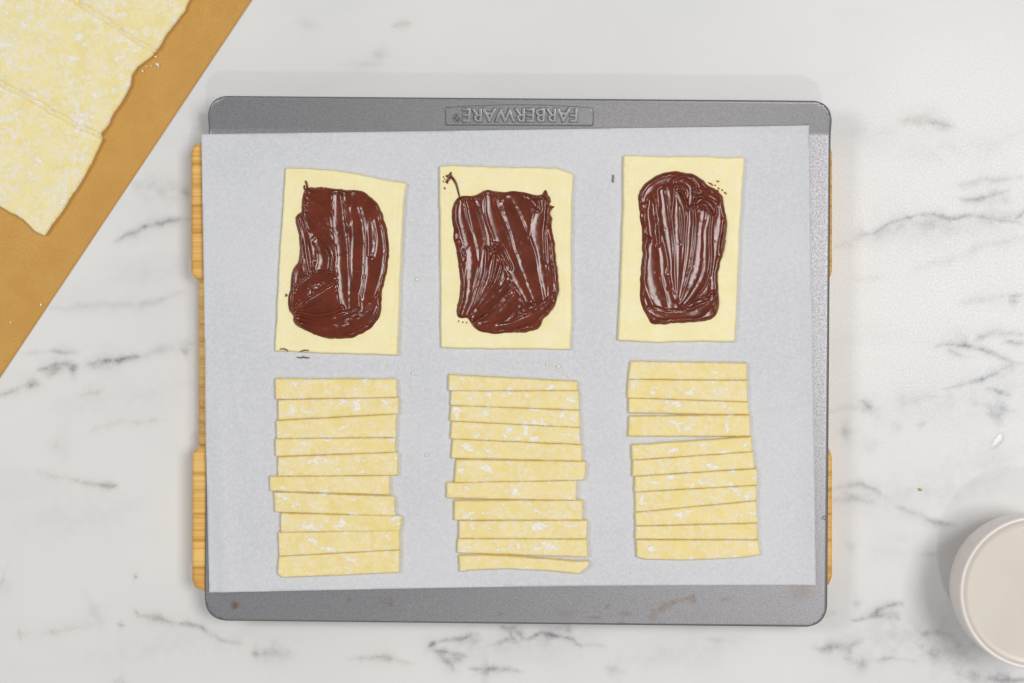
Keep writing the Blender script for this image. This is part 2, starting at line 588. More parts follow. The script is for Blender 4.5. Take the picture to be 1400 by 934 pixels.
vein(R6, k6, [(265, 183), (330, 193), (400, 195)], 2.6, .42)
vein(R6, k6, [(100, 200), (260, 185)], 3, .14)
vein(R6, k6, [(-10, 418), (40, 398), (70, 390), (90, 358)], 2.6, .5, True)
vein(R6, k6, [(130, 368), (165, 352), (200, 347)], 3.2, .5, True)
vein(R6, k6, [(95, 375), (180, 345)], 3, .25)
vein(R6, k6, [(400, 415), (500, 392), (530, 372)], 3, .2, True)
vein(R6, k6, [(440, 600), (500, 575), (580, 550), (850, 545)], 2.5, .16, True)
vein(R6, k6, [(180, 797), (260, 825), (330, 832)], 2.6, .22, True)
vein(R6, k6, [(320, 832), (390, 845), (440, 860), (520, 877), (595, 880)], 2.0, .42, True)
vein(R6, k6, [(510, 876), (590, 881)], 2.2, .45)
vein(R6, k6, [(250, 670), (370, 690)], 14, .10, True)
R7, k7 = (0, 0), 2.669
vein(R7, k7, [(420, 885), (470, 858), (540, 828), (620, 808), (700, 800)], 3.0, .5)
vein(R7, k7, [(480, 665), (560, 690), (690, 705)], 12, .22)
vein(R7, k7, [(660, 705), (700, 700)], 5, .35)
vein((0, 300), 1.474, [(100, 180), (180, 172), (280, 172), (370, 150)], 3.5, .24)
vein((0, 300), 1.474, [(230, 45), (300, 15), (390, 0)], 3, .25)
R8, k8 = (300, 0), 2.333
vein(R8, k8, [(240, 75), (320, 85)], 6, .12)
vein(R8, k8, [(555, 82), (615, 77)], 3, .22, True)
vein(R8, k8, [(390, 205), (530, 206)], 5, .14)
vein(R8, k8, [(490, 172), (530, 178)], 6, .15)
for bx_, by_, bl_, bw_, bs_ in ((1150, 690, 230, 16, .13), (1140, 880, 200, 20, .16), (1180, 760, 150, 14, .10), (1160, 330, 240, 14, .12), (1210, 560, 190, 16, .12),
                                (840, 905, 190, 13, .10), (600, 900, 230, 14, .12), (1230, 215, 170, 14, .09), (60, 560, 200, 16, .07), (20, 720, 180, 18, .07), (120, 900, 260, 16, .08), (150, 380, 110, 10, .10), (1290, 640, 110, 15, .11)):
    vein((0, 0), 1, [(bx_, by_), (bx_ + bl_ * .35, by_ - bl_ * .06), (bx_ + bl_ * .7, by_ - bl_ * .09), (bx_ + bl_, by_ - bl_ * .2)], bw_, bs_)
rv = random.Random(11)
for _ in range(46):                      # the slab goes on beyond the picture
    while True:
        ax, ay = rv.uniform(-900, 2300), rv.uniform(-700, 1600)
        if not (-120 < ax < 1500 and -60 < ay < 990):
            break
    pts = [(ax, ay)]
    for k in range(rv.randint(2, 5)):
        pts.append((pts[-1][0] + rv.uniform(15, 45), pts[-1][1] + rv.uniform(-16, 12)))
    if all(not (-60 < p[0] < 1440 and -40 < p[1] < 974) for p in pts):
        vein((0, 0), 1, pts, rv.uniform(2, 7), rv.uniform(.15, .5), rv.random() < .3)

def vein_field(px, py, veins, seed):
    wx = px + 4.5 * fbm(px, py, 24, seed, 3) + 0.9 * fbm(px, py, 5, seed + 9, 2)
    wy = py + 4.5 * fbm(px, py, 24, seed + 5, 3) + 0.9 * fbm(px, py, 5, seed + 14, 2)
    br = 0.62 + 0.75 * fbm(px, py, 11, seed + 20, 3)
    out = np.zeros_like(px)
    for pts, w, s in veins:
        p = np.array(pts, float)
        R = 6 * w + 14
        lo, hi = p.min(0) - R, p.max(0) + R
        m = (px > lo[0]) & (px < hi[0]) & (py > lo[1]) & (py < hi[1])
        if not m.any():
            continue
        x, y = wx[m], wy[m]
        seg = np.hypot(*np.diff(p, axis=0).T)
        tot = seg.sum(); acc = 0
        best = np.zeros(len(x))
        for i in range(len(seg)):
            ab = p[i + 1] - p[i]
            t = np.clip(((x - p[i][0]) * ab[0] + (y - p[i][1]) * ab[1]) / (ab @ ab), 0, 1)
            d = np.hypot(x - p[i][0] - t * ab[0], y - p[i][1] - t * ab[1])
            u = (acc + t * seg[i]) / tot
            ww = w * (0.5 + 0.5 * np.sin(np.pi * np.clip(u, 0.06, 0.94)) ** 0.7)
            best = np.maximum(best, (0.5 * np.exp(-(d / ww / 1.3) ** 1.5) + 0.5 * np.exp(-d / ww / 2.4)) * (0.4 + 0.6 * np.sin(np.pi * u) ** 0.6))
            acc += seg[i]
        v = 1.3 * s * best * np.clip(br[m] + 0.25, 0.15, 1.4)
        out[m] = np.maximum(out[m], v) + 0.25 * np.minimum(out[m], v)
    return np.clip(out, 0, 0.95)

def axis(lo, hi, step, far, n):
    mid = np.linspace(lo, hi, int(round((hi - lo) / step)) + 1)
    g = np.linspace(0, 1, n + 1)[1:] ** 1.5
    return np.concatenate([(lo - (far + lo) * g)[::-1], mid, hi + (far - hi) * g])
ax_ = axis(-0.37, 0.37, 0.00105, 1.15, 150)
ay_ = axis(-0.25, 0.25, 0.00105, 0.80, 110)
gx, gy = np.meshgrid(ax_, ay_)
nx, ny = gx.shape[1], gx.shape[0]
px, py = gx.ravel() / PX + 700, 467 - gy.ravel() / PX
I = np.arange(nx * ny).reshape(ny, nx)
quads = np.stack([I[:-1, :-1], I[:-1, 1:], I[1:, 1:], I[1:, :-1]], -1).reshape(-1, 4)
V = np.column_stack([gx.ravel(), gy.ravel(), np.zeros(nx * ny)])
x0, x1, y0, y1 = ax_[0], ax_[-1], ay_[0], ay_[-1]
T = 0.03
V = np.concatenate([V, [[x0, y0, -T], [x1, y0, -T], [x1, y1, -T], [x0, y1, -T]]])
b = nx * ny
extra = [list(I[0, ::-1]) + [b, b + 1], list(I[:, -1][::-1]) + [b + 1, b + 2], list(I[-1, :]) + [b + 2, b + 3], list(I[:, 0]) + [b + 3, b], [b + 3, b + 2, b + 1, b]]
me = bpy.data.meshes.new('marble_counter')
me.from_pydata(V.tolist(), [], quads.tolist() + [[int(i) for i in f] for f in extra])
for nm, vs, sd in (('vein', VG, 3), ('brown', VB, 41)):
    at = me.attributes.new(nm, 'FLOAT', 'POINT')
    f = np.zeros(len(V), np.float32)
    f[:b] = vein_field(px, py, vs, sd)
    at.data.foreach_set('value', f)
ctr = link(me, 'marble_counter', MARBLE)
ctr['kind'] = 'structure'

# ------------------------------------------------------------------ brown paper + rolled pastry sheet
kp = wpoly([(345, 0), (0, 517), (-139, 725), (-660, 378), (-38, -555), (483, -207)])
kc = kp.copy()
def kz(x, y, sd):
    return 0.0006 + 0.0004 * fbm(x, y, 0.09, 5, 2)
o = sheet('baking_paper', kp, 0.003, kz, lambda x, y: 0.0002 + kz(x, y, 0) * 0.8 - 0.0002, KRAFT, corners=kc, grid_bottom=True, hard=True, rot=math.atan2(kp[0][1] - kp[1][1], kp[0][0] - kp[1][0]))
tag(o, 'brown unbleached baking paper under the large pastry sheet', 'baking paper')

sc = 2.669
edge = [(760, -120), (735, -80), (712, -35), (690, 0), (672, 40), (655, 62), (630, 95), (595, 140), (575, 180), (545, 210), (500, 245), (480, 275), (475, 310),
        (455, 350), (415, 410), (395, 450), (370, 487), (372, 505), (330, 600), (290, 670), (220, 780), (160, 860), (130, 845), (80, 800), (0, 755)]
far = [(-200, 630), (-600, 372), (-1000, 110), (-700, -390), (-330, -980), (60, -740), (500, -460), (860, -250)]
sp = wpoly(edge + far, 0.004, (0, 0), sc)
spd, _ = densify(sp, 0.0015)
nrm = fbm(spd[:, 0], spd[:, 1], 0.006, 31, 3)
spd = spd + 0.0007 * np.column_stack([nrm, fbm(spd[:, 0], spd[:, 1], 0.005, 37, 3)])
seams = [wpoly(s, 0.004, (0, 0), sc) for s in ([(-360, 85), (0, 300), (190, 402), (280, 455), (374, 500)], [(-60, -210), (300, 18), (400, 78), (500, 150), (590, 196)], [(-420, -420), (-60, -190), (200, -30), (260, 0)])]
def line_sd(x, y, pl):
    best = np.full(np.shape(x), 1e9); sg = np.zeros(np.shape(x))
    for i in range(len(pl) - 1):
        a, b_ = pl[i], pl[i + 1]
        ab = b_ - a
        t = np.clip(((x - a[0]) * ab[0] + (y - a[1]) * ab[1]) / (ab @ ab), 0, 1)
        dx, dy = x - a[0] - t * ab[0], y - a[1] - t * ab[1]
        d = np.hypot(dx, dy)
        m_ = d < best
        best = np.where(m_, d, best)
        sg = np.where(m_, np.sign(ab[0] * dy - ab[1] * dx), sg)
    return best * sg
def edge_round(sd, t, r):
    u = np.clip(1 - sd / r, 0, 1)
    return t - r * (1 - np.sqrt(np.clip(1 - u * u, 0, 1)))
def sheet_z(x, y, sd):
    z = 0.0011 + edge_round(sd, 0.0031, 0.0011) + 0.00025 * fbm(x, y, 0.022, 51, 3) + 0.00007 * fbm(x, y, 0.003, 57, 2)
    for k, s in enumerate(seams[:2]):
        w = line_sd(x, y, s) + 0.0009 * fbm(x, y, 0.008, 61 + k, 3)
        fade = 2.9
        z += fade * (0.00055 * np.exp(-((w - 0.0019) / 0.0011) ** 2) - 0.0009 * np.exp(-((w - 0.0002) / 0.00065) ** 2)
                     + 0.00045 * np.exp(-((w + 0.0013) / 0.0008) ** 2) - 0.0006 * np.exp(-((w + 0.0027) / 0.00055) ** 2) * (0.5 + 0.5 * fbm(x, y, 0.012, 70 + k, 2))
                     + 0.0003 * np.exp(-((w - 0.0045) / 0.0012) ** 2))
    return z
o = sheet('pastry_sheet', spd, 0.0009, sheet_z, lambda x, y: 0 * x + 0.0011, DOUGH_SHEET, corners=[sp[21], sp[17]])
tag(o, 'large floured puff pastry sheet with fold creases on brown paper', 'pastry')

# ------------------------------------------------------------------ bamboo board
ZB = 0.020
bt = []
L = [(280, 193), (266, 198), (261, 208), (261, 372), (268, 384), (268, 612), (263, 624), (263, 793), (267, 803), (278, 808)]
Rr = [(1122, 803), (1133, 799), (1138, 788), (1138, 626), (1134, 612), (1134, 384), (1138, 370), (1138, 208), (1133, 198), (1122, 193)]
bp = wpoly(L + Rr, ZB)
def clip_y(poly, y, keep_above):
    out = []
    n = len(poly)
    for i in range(n):
        a, b_ = poly[i], poly[(i + 1) % n]
        ia, ib = (a[1] >= y) == keep_above, (b_[1] >= y) == keep_above
        if ia:
            out.append(a)
        if ia != ib:
            t = (y - a[1]) / (b_[1] - a[1])
            out.append(a + t * (b_ - a))
    return np.array(out)
board = empty('cutting_board', (0, float(bp[:, 1].mean()), 0.0))
tag(board, 'bamboo cutting board with notched grips lying under the baking sheet', 'cutting board')
yy = bp[:, 1].min()
ytop = bp[:, 1].max()
rb = random.Random(5)
ng0, ng1 = wpt(0, 618, ZB)[1], wpt(0, 378, ZB)[1]
k = 0
def board_z(x, y, sd):
    z = ZB - 0.0012 * np.exp(-(sd / 0.0008) ** 2)
    g = np.clip((y - ng0) / 0.004, 0, 1) * np.clip((ng1 - y) / 0.004, 0, 1)
    g = g * g * (3 - 2 * g)
    dx = np.minimum(x - bp[4][0] + 0.0003, bp[14][0] - x + 0.0003)
    scoop = np.clip(1 - dx / 0.0085, 0, 1)
    return z - g * 0.009 * scoop ** 1.3
while yy < ytop - 1e-5:
    h = rb.uniform(0.010, 0.019)
    y2 = min(yy + h, ytop)
    if ytop - y2 < 0.006:
        y2 = ytop
    q = clip_y(clip_y(bp, yy + 0.00004, True), y2 - 0.00004, False)
    def strip_z(x, y, sd):
        dxs = np.minimum(x - bp[:, 0].min(), bp[:, 0].max() - x)
        return board_z(x, y, np.clip(dxs, 0, 1)) + 0 * sd
    sheet('bamboo_strip', q, 0.0025, strip_z, lambda x, y: 0 * x, BAMBOO[rb.randrange(4)], board, corners=q)
    yy = y2
    k += 1

# ------------------------------------------------------------------ baking sheet
ZT = 0.0225                       # upper face of the tray
FLAP = 0.0072
def P(px_, py_, z):
    return np.array(wpt(px_, py_, z))
cr0, cr1 = P(284, 176, ZT), P(1137, 184, ZT)          # crease of the raised edge
cu = (cr1 - cr0) / np.hypot(*(cr1 - cr0))
cn = np.array([-cu[1], cu[0]])
FW = 0.0205
def flap_rise(x, y):
    d = (x - cr0[0]) * cn[0] + (y - cr0[1]) * cn[1]
    d = np.maximum(d + 0.0012, 0)
    s = FLAP / FW
    return np.where(d < 0.0016, s * d * d / 0.0032, s * (d - 0.0008))
tp = np.array([P(283, 131.5, ZT + FLAP), P(1139, 138.5, ZT + FLAP), P(1130.5, 857, ZT), P(280, 848, ZT)])
tpr = round_corners(tp, [0.0125, 0.0125, 0.0135, 0.0135], 9)
STN = []
def st(off, s_, x, y, rx, ry, a):
    w = P(off[0] + x / s_, off[1] + y / s_, ZT)
    STN.append((w[0], w[1], rx * PX, ry * PX, a))
st((260, 740), 4.667, 284, 411, 5, 5, 2.0)
st((260, 740), 4.667, 1012, 375, 2.6, 3.2, .5)
st((260, 740), 4.667, 1285, 370, 3, 3, .45); st((260, 740), 4.667, 1280, 408, 5, 4, .5); st((260, 740), 4.667, 1240, 400, 9, 6, .2)
for x, y, a in ((120, 160, .4), (135, 142, .45), (160, 130, .6), (180, 120, .6), (200, 110, .65), (225, 102, .5), (250, 97, .6), (268, 90, .7), (270, 102, .5)):
    st((840, 780), 2.5, x, y, 5.5, 3, a)
for x, y, rx, ry, a in ((380, 98, 9, 3, .35), (640, 70, 18, 12, .28), (40, 148, 8, 3, .5), (25, 175, 4, 2, .5)):
    st((840, 780), 2.5, x, y, rx, ry, a)
for x, y, rx, ry, a in ((1160, 180, 9, 3, .45), (1207, 135, 3, 4, .5), (1275, 168, 6, 2.5, .4), (1265, 200, 5, 2.5, .4), (795, 170, 3, 2, .35), (1380, 180, 5, 5, .35), (1040, 165, 14, 6, .18)):
    st((400, 780), 2.8, x, y, rx, ry, a)
def stain(x, y):
    nxs = x + 0.0012 * fbm(x, y, 0.003, 81, 2); nys = y + 0.0012 * fbm(x, y, 0.003, 88, 2)
    v = np.zeros_like(x)
    for a, b_, rx, ry, s in STN:
        e_ = np.sqrt(((nxs - a) / rx) ** 2 + ((nys - b_) / ry) ** 2)
        v = np.maximum(v, s * np.clip(1.35 - e_, 0, 1))
    return np.clip(v, 0, 0.9)
def tray_z(x, y, sd):
    return ZT + flap_rise(x, y) - 0.0001 * np.exp(-(sd / 0.0006) ** 2) + 0.00015 * fbm(x, y, 0.07, 91, 2)
tray = empty('baking_sheet', (0, 0, ZB + 0.0003))
tag(tray, 'grey coated steel baking sheet with one raised embossed edge on bamboo board', 'baking sheet')
sheet('pan', tpr, 0.0016, tray_z, lambda x, y: ZB + 0.0003 + flap_rise(x, y), STEEL, tray, attrs={'stain': stain}, grid_bottom=True, hard=True, rot=math.atan2(cu[1], cu[0]))
# rolled rim: a thin dark wire edge following the outline
def tube(name, pts, r, mat, parent=None, closed=False, seg=8, taper=False):
    pts = [Vector(p) for p in pts]
    n = len(pts)
    vs, fs = [], []
    for i, p in enumerate(pts):
        a = pts[i - 1] if (closed or i > 0) else p
        b_ = pts[(i + 1) % n] if (closed or i < n - 1) else p
        t = (b_ - a).normalized()
        s = t.cross(Vector((0, 0, 1)))
        if s.length < 1e-6:
            s = Vector((1, 0, 0))
        s.normalize()
        u = s.cross(t)
        rr = r[i] if isinstance(r, (list, tuple)) else r
        for k_ in range(seg):
            an = 2 * math.pi * k_ / seg
            vs.append(p + s * math.cos(an) * rr + u * math.sin(an) * rr)
    for i in range(n if closed else n - 1):
        j = (i + 1) % n
        for k_ in range(seg):
            l_ = (k_ + 1) % seg
            fs.append([i * seg + k_, i * seg + l_, j * seg + l_, j * seg + k_])
    if not closed:
        fs.append([k_ for k_ in range(seg)][::-1]); fs.append([(n - 1) * seg + k_ for k_ in range(seg)])
    org = sum(pts, Vector()) / n
    org.z = min(v.z for v in vs)
    me_ = bpy.data.meshes.new(name)
    me_.from_pydata([tuple(v - org) for v in vs], [], fs)
    me_.polygons.foreach_set('use_smooth', [True] * len(fs))
    o_ = link(me_, name, mat, parent)
    o_.location = org - (parent.location if parent else Vector())
    return o_
rd, _ = densify(tpr, 0.004)
rz = ZB + 0.0013 + flap_rise(rd[:, 0], rd[:, 1])
tube('rolled_rim', [(p[0], p[1], z) for p, z in zip(rd, rz)], 0.0004, RIM, tray, closed=True)
# embossed badge
ZF = ZT + FLAP * 0.6
pl = [(608, 147), (640, 145), (690, 143.3), (740, 143.6), (790, 146), (808, 148), (812, 151), (812, 172), (609, 171), (608, 168)]
plw = np.array([P(x, y, ZF) for x, y in pl])
badge = sheet('embossed_badge', round_corners(plw, [0, 0, 0, 0, 0, .0012, .0008, .0016, .0012, .0006], 4), 0.0005, lambda x, y, sd: ZT + flap_rise(x, y) + 0.00075 * np.clip(sd / 0.0007, 0, 1) ** 0.7,
              lambda x, y: ZT + flap_rise(x, y) - 0.0005, STEEL, tray)
def emboss_text(body, x0_, x1_, y0_, y1_, name):
    """raised lettering, turned half round, fitted to a pixel box on the raised edge"""
    cu_ = bpy.data.curves.new(name, 'FONT')
    cu_.body = body
    cu_.size = 0.01
    cu_.space_character = 1.0
    to = bpy.data.objects.new(name, cu_)
    COL.objects.link(to)
    cu_.extrude = 0.0004
    cu_.bevel_depth = 0.00055
    cu_.offset = -0.00022
    bpy.context.view_layer.update()
    me_ = bpy.data.meshes.new_from_object(to.evaluated_get(bpy.context.evaluated_depsgraph_get()))
    COL.objects.unlink(to)
    bpy.data.objects.remove(to)
    v = np.array([tuple(q.co) for q in me_.vertices])
    lo_, hi_ = v.min(0), v.max(0)
    A, B = P(x0_, y1_, ZF), P(x1_, y0_, ZF)
    u = (v[:, 0] - lo_[0]) / (hi_[0] - lo_[0]); w = (v[:, 1] - lo_[1]) / (hi_[1] - lo_[1])
    X = B[0] + (A[0] - B[0]) * u
    Y = B[1] + (A[1] - B[1]) * w
    Z = ZT + flap_rise(X, Y) + 0.00075 + (v[:, 2] - lo_[2])
    b0 = np.array(tray.location) + np.array(badge.location)
    org = np.array([X.mean(), Y.mean(), Z.min()])
    for q, a_, b_, c_ in zip(me_.vertices, X, Y, Z):
        q.co = (a_ - org[0], b_ - org[1], c_ - org[2])
    me_.materials.clear()
    o_ = link(me_, name, BADGE, badge)
    o_.location = Vector(org - b0)
    return o_
emboss_text('FARBERWARE', 632, 789.5, 149, 167.5, 'lettering')
emboss_text('®', 619.5, 629.5, 157.5, 167, 'registered_mark')
rv_ = P(1127, 708, ZT)
tube('rivet', [(rv_[0] + 0.0011 * math.cos(a), rv_[1] + 0.0011 * math.sin(a), ZT + 0.0001) for a in np.linspace(0, 2 * math.pi, 15)[:-1]], 0.00035, RIM, tray, closed=True, seg=6)

# ------------------------------------------------------------------ white parchment
ZP = ZT + 0.0012                  # top of parchment where dough lies
pp = np.array([P(275, 183, ZP + .001), P(1107, 171, ZP + .003), P(1115, 800, ZP), P(286, 810, ZP)])
ppd = []
for i, (a, b_) in enumerate(zip(pp, np.roll(pp, -1, 0))):
    n_ = 14
    for t in range(n_):
        q = a + (b_ - a) * t / n_
        if i == 3:                                   # left edge bows outwards a little
            q = q + np.array([-0.0022 * math.sin(math.pi * t / n_) * (1 if t < 7 else .8), 0])
            q = q + np.array([0.004 * math.sin(math.pi * t / n_), 0]) * 0.4
        if i == 2:
            q = q + np.array([0, 0.0012 * math.sin(math.pi * min(1, t / n_ * 1.05))])
        ppd.append(q)
ppd = np.array(ppd)
cre = [(np.array([P(318, 500, ZP), P(326, 575, ZP)]), 0.0007, 0.0019), (np.array([P(296, 560, ZP), P(310, 800, ZP)]), 0.0019, 0.006),
       (np.array([P(1020, 560, ZP), P(1110, 545, ZP)]), 0.0007, 0.004), (np.array([P(1030, 590, ZP), P(1085, 500, ZP)]), 0.0009, 0.005),
       (np.array([P(815, 190, ZP), P(822, 500, ZP)]), 0.00015, 0.006), (np.array([P(560, 190, ZP), P(575, 480, ZP)]), 0.00015, 0.006)]
xl, xr = P(300, 0, ZP)[0], P(1085, 0, ZP)[0]
yb = P(0, 800, ZP)[1]
def paper_z(x, y, sd):
    z = ZT + flap_rise(x, y) + 0.00075 + 0.00030 * fbm(x, y, 0.035, 101, 3)
    for ln, a, w in cre:
        z = z + a * np.exp(-(line_sd(x, y, ln) / w) ** 2)
    z = z + 0.0022 * np.clip((xl - x) / 0.014, 0, 2) ** 2 * 0.6
    z = z + 0.0016 * np.clip((x - xr) / 0.014, 0, 1) ** 2
    z = z + 0.0010 * np.clip((yb + 0.008 - y) / 0.012, 0, 1) ** 2 * np.clip(0.5 + fbm(x, y, 0.09, 107, 1), 0, 1)
    return z
o = sheet('parchment_paper', ppd, 0.0014, paper_z, lambda x, y: paper_z(x, y, 0) - 0.00012, PARCH, corners=pp, grid_bottom=True, hard=True)
tag(o, 'white parchment paper sheet lying on the grey baking sheet', 'parchment paper')

# ------------------------------------------------------------------ dough strips
TK = 0.0031
def dough_piece(name, quad, off, sc_, mat, seed, res=0.0008, thick=TK, rough=0.00022, crease=0.00025):
    zt = ZP + thick
    poly = wpoly(quad, zt, off, sc_)
    c = poly.copy()
    d, cidx = densify(poly, 0.0012)
    j = np.column_stack([fbm(d[:, 0], d[:, 1], 0.007, seed, 3), fbm(d[:, 0], d[:, 1], 0.006, seed + 3, 3)]) * rough
    d = d + j
    cor = d[cidx]
    tl = random.Random(seed)
    gx_, gy_ = tl.uniform(-.0003, .0003), tl.uniform(-.0002, .0002)
    cen = poly.mean(0)
    sz = np.ptp(poly, axis=0)
    def zf(x, y, sd):
        t = thick + gx_ * (x - cen[0]) / sz[0] + gy_ * (y - cen[1]) / sz[1]
        return ZP + edge_round(sd, t, 0.0005) + 0.00028 * fbm(x, y, 0.011, seed + 7, 3) + crease * np.exp(-((sd - 0.0036) / 0.0010) ** 2) * fbm(x, y, 0.02, seed + 17, 2) + 0.00005 * fbm(x, y, 0.0025, seed + 8, 2)
    return sheet(name, d, res, zf, lambda x, y: 0 * x + ZP - 0.0002, mat, corners=cor, hard=True, flare=0.0007, rot=math.atan2(poly[1][1] - poly[0][1], poly[1][0] - poly[0][0]) if len(quad) < 8 else 0.0)

A = [[(82, 57), (597, 58), (598, 134), (84, 142)], [(94, 147), (605, 137), (603, 204), (94, 230)], [(85, 236), (595, 208), (594, 304), (88, 310)],
     [(82, 313), (592, 309), (592, 367), (84, 385)], [(93, 391), (602, 370), (602, 466), (92, 470)], [(57, 474), (566, 470), (567, 549), (60, 533)],
     [(76, 540), (588, 558), (590, 640), (80, 622)], [(105, 630), (618, 642), (612, 704), (106, 709)], [(94, 713), (607, 703), (610, 783), (98, 811)],
     [(97, 815), (610, 787), (607, 880), (350, 892), (110, 901), (92, 885)]]
B = [[(58, 55), (605, 84), (603, 121), (58, 122)], [(68, 125), (612, 124), (612, 203), (66, 184)], [(68, 187), (612, 207), (615, 278), (64, 250)],
     [(72, 254), (615, 281), (618, 350), (66, 326)], [(76, 330), (625, 354), (622, 421), (69, 408)], [(90, 418), (640, 425), (635, 502), (83, 513)],
     [(50, 516), (601, 506), (598, 588), (50, 578)], [(83, 592), (628, 591), (626, 672), (82, 672)], [(101, 679), (646, 676), (643, 753), (102, 750)],
     [(97, 754), (645, 757), (648, 830), (94, 812)], [(101, 826), (200, 824), (300, 827), (480, 840), (600, 850), (655, 850), (648, 875), (612, 901), (480, 888), (300, 880), (180, 884), (105, 892)]]
Cc = [[(70, 45), (565, 52), (563, 122), (62, 119)], [(60, 123), (565, 127), (567, 215), (57, 198)], [(62, 202), (571, 219), (573, 270), (63, 262)],
      [(65, 279), (576, 274), (578, 362), (60, 362)], [(75, 402), (583, 367), (586, 428), (77, 463)], [(80, 467), (592, 431), (596, 499), (78, 532)],
      [(88, 536), (607, 503), (608, 570), (88, 599)], [(90, 603), (605, 574), (605, 636), (92, 685)], [(90, 690), (604, 640), (608, 731), (92, 743)],
      [(92, 748), (607, 736), (610, 802), (90, 800)], [(95, 806), (613, 807), (622, 868), (540, 880), (300, 890), (130, 887), (97, 876)]]
ORD = ['first', 'second', 'third', 'fourth', 'fifth', 'sixth', 'seventh', 'eighth', 'ninth', 'tenth', 'last']
for off, strips, where, seed in (((350, 500), A, 'in the column of ten strips', 200), ((595, 495), B, 'in the column between the two others', 300), ((840, 480), Cc, 'in the column with the wedge gap', 400)):
    n_ = len(strips)
    for i, q in enumerate(strips):
        o = dough_piece('pastry_strip', q, off, 3.1136, DOUGH_STRIP, seed + i * 5)
        w = 'last' if i == n_ - 1 else ORD[i]
        tag(o, 'floured pastry strip, %s from the chocolate-topped piece, %s' % (w, where), 'pastry strip', 'pastry strips laid out in columns on the parchment')

# ------------------------------------------------------------------ pastry rectangles with chocolate
R_ = 3.2227
rects = [((360, 210), [(97, 65), (200, 66), (310, 75), (440, 95), (530, 115), (628, 132), (615, 220), (605, 400), (598, 600), (592, 780), (588, 888), (480, 882), (300, 878), (150, 872), (52, 868), (60, 720), (70, 500), (80, 350), (90, 200)]),
         ((580, 210), [(68, 57), (130, 52), (300, 60), (450, 62), (580, 65), (655, 90), (648, 180), (645, 400), (648, 600), (648, 760), (640, 862), (450, 858), (250, 858), (75, 853), (75, 600), (72, 350), (70, 200)]),
         ((820, 190), [(107, 75), (300, 78), (450, 78), (560, 85), (638, 82), (628, 200), (615, 400), (608, 600), (600, 780), (592, 893), (450, 890), (250, 895), (83, 885), (92, 700), (100, 500), (105, 300)])]
rl = ['pastry rectangle with slanting short edge, above the column of ten strips', 'pastry rectangle with chocolate smear in its corner, above the strips of the column between', 'pastry rectangle with narrow tall chocolate spread, above the column with wedge gap']
for (off, q), l_, s_ in zip(rects, rl, (501, 521, 541)):
    o = dough_piece('pastry_rectangle', q, off, R_, DOUGH_RECT, s_, 0.0008, rough=0.0004, crease=0.0006)
    tag(o, l_, 'pastry', 'chocolate-topped pastry rectangles on the parchment')

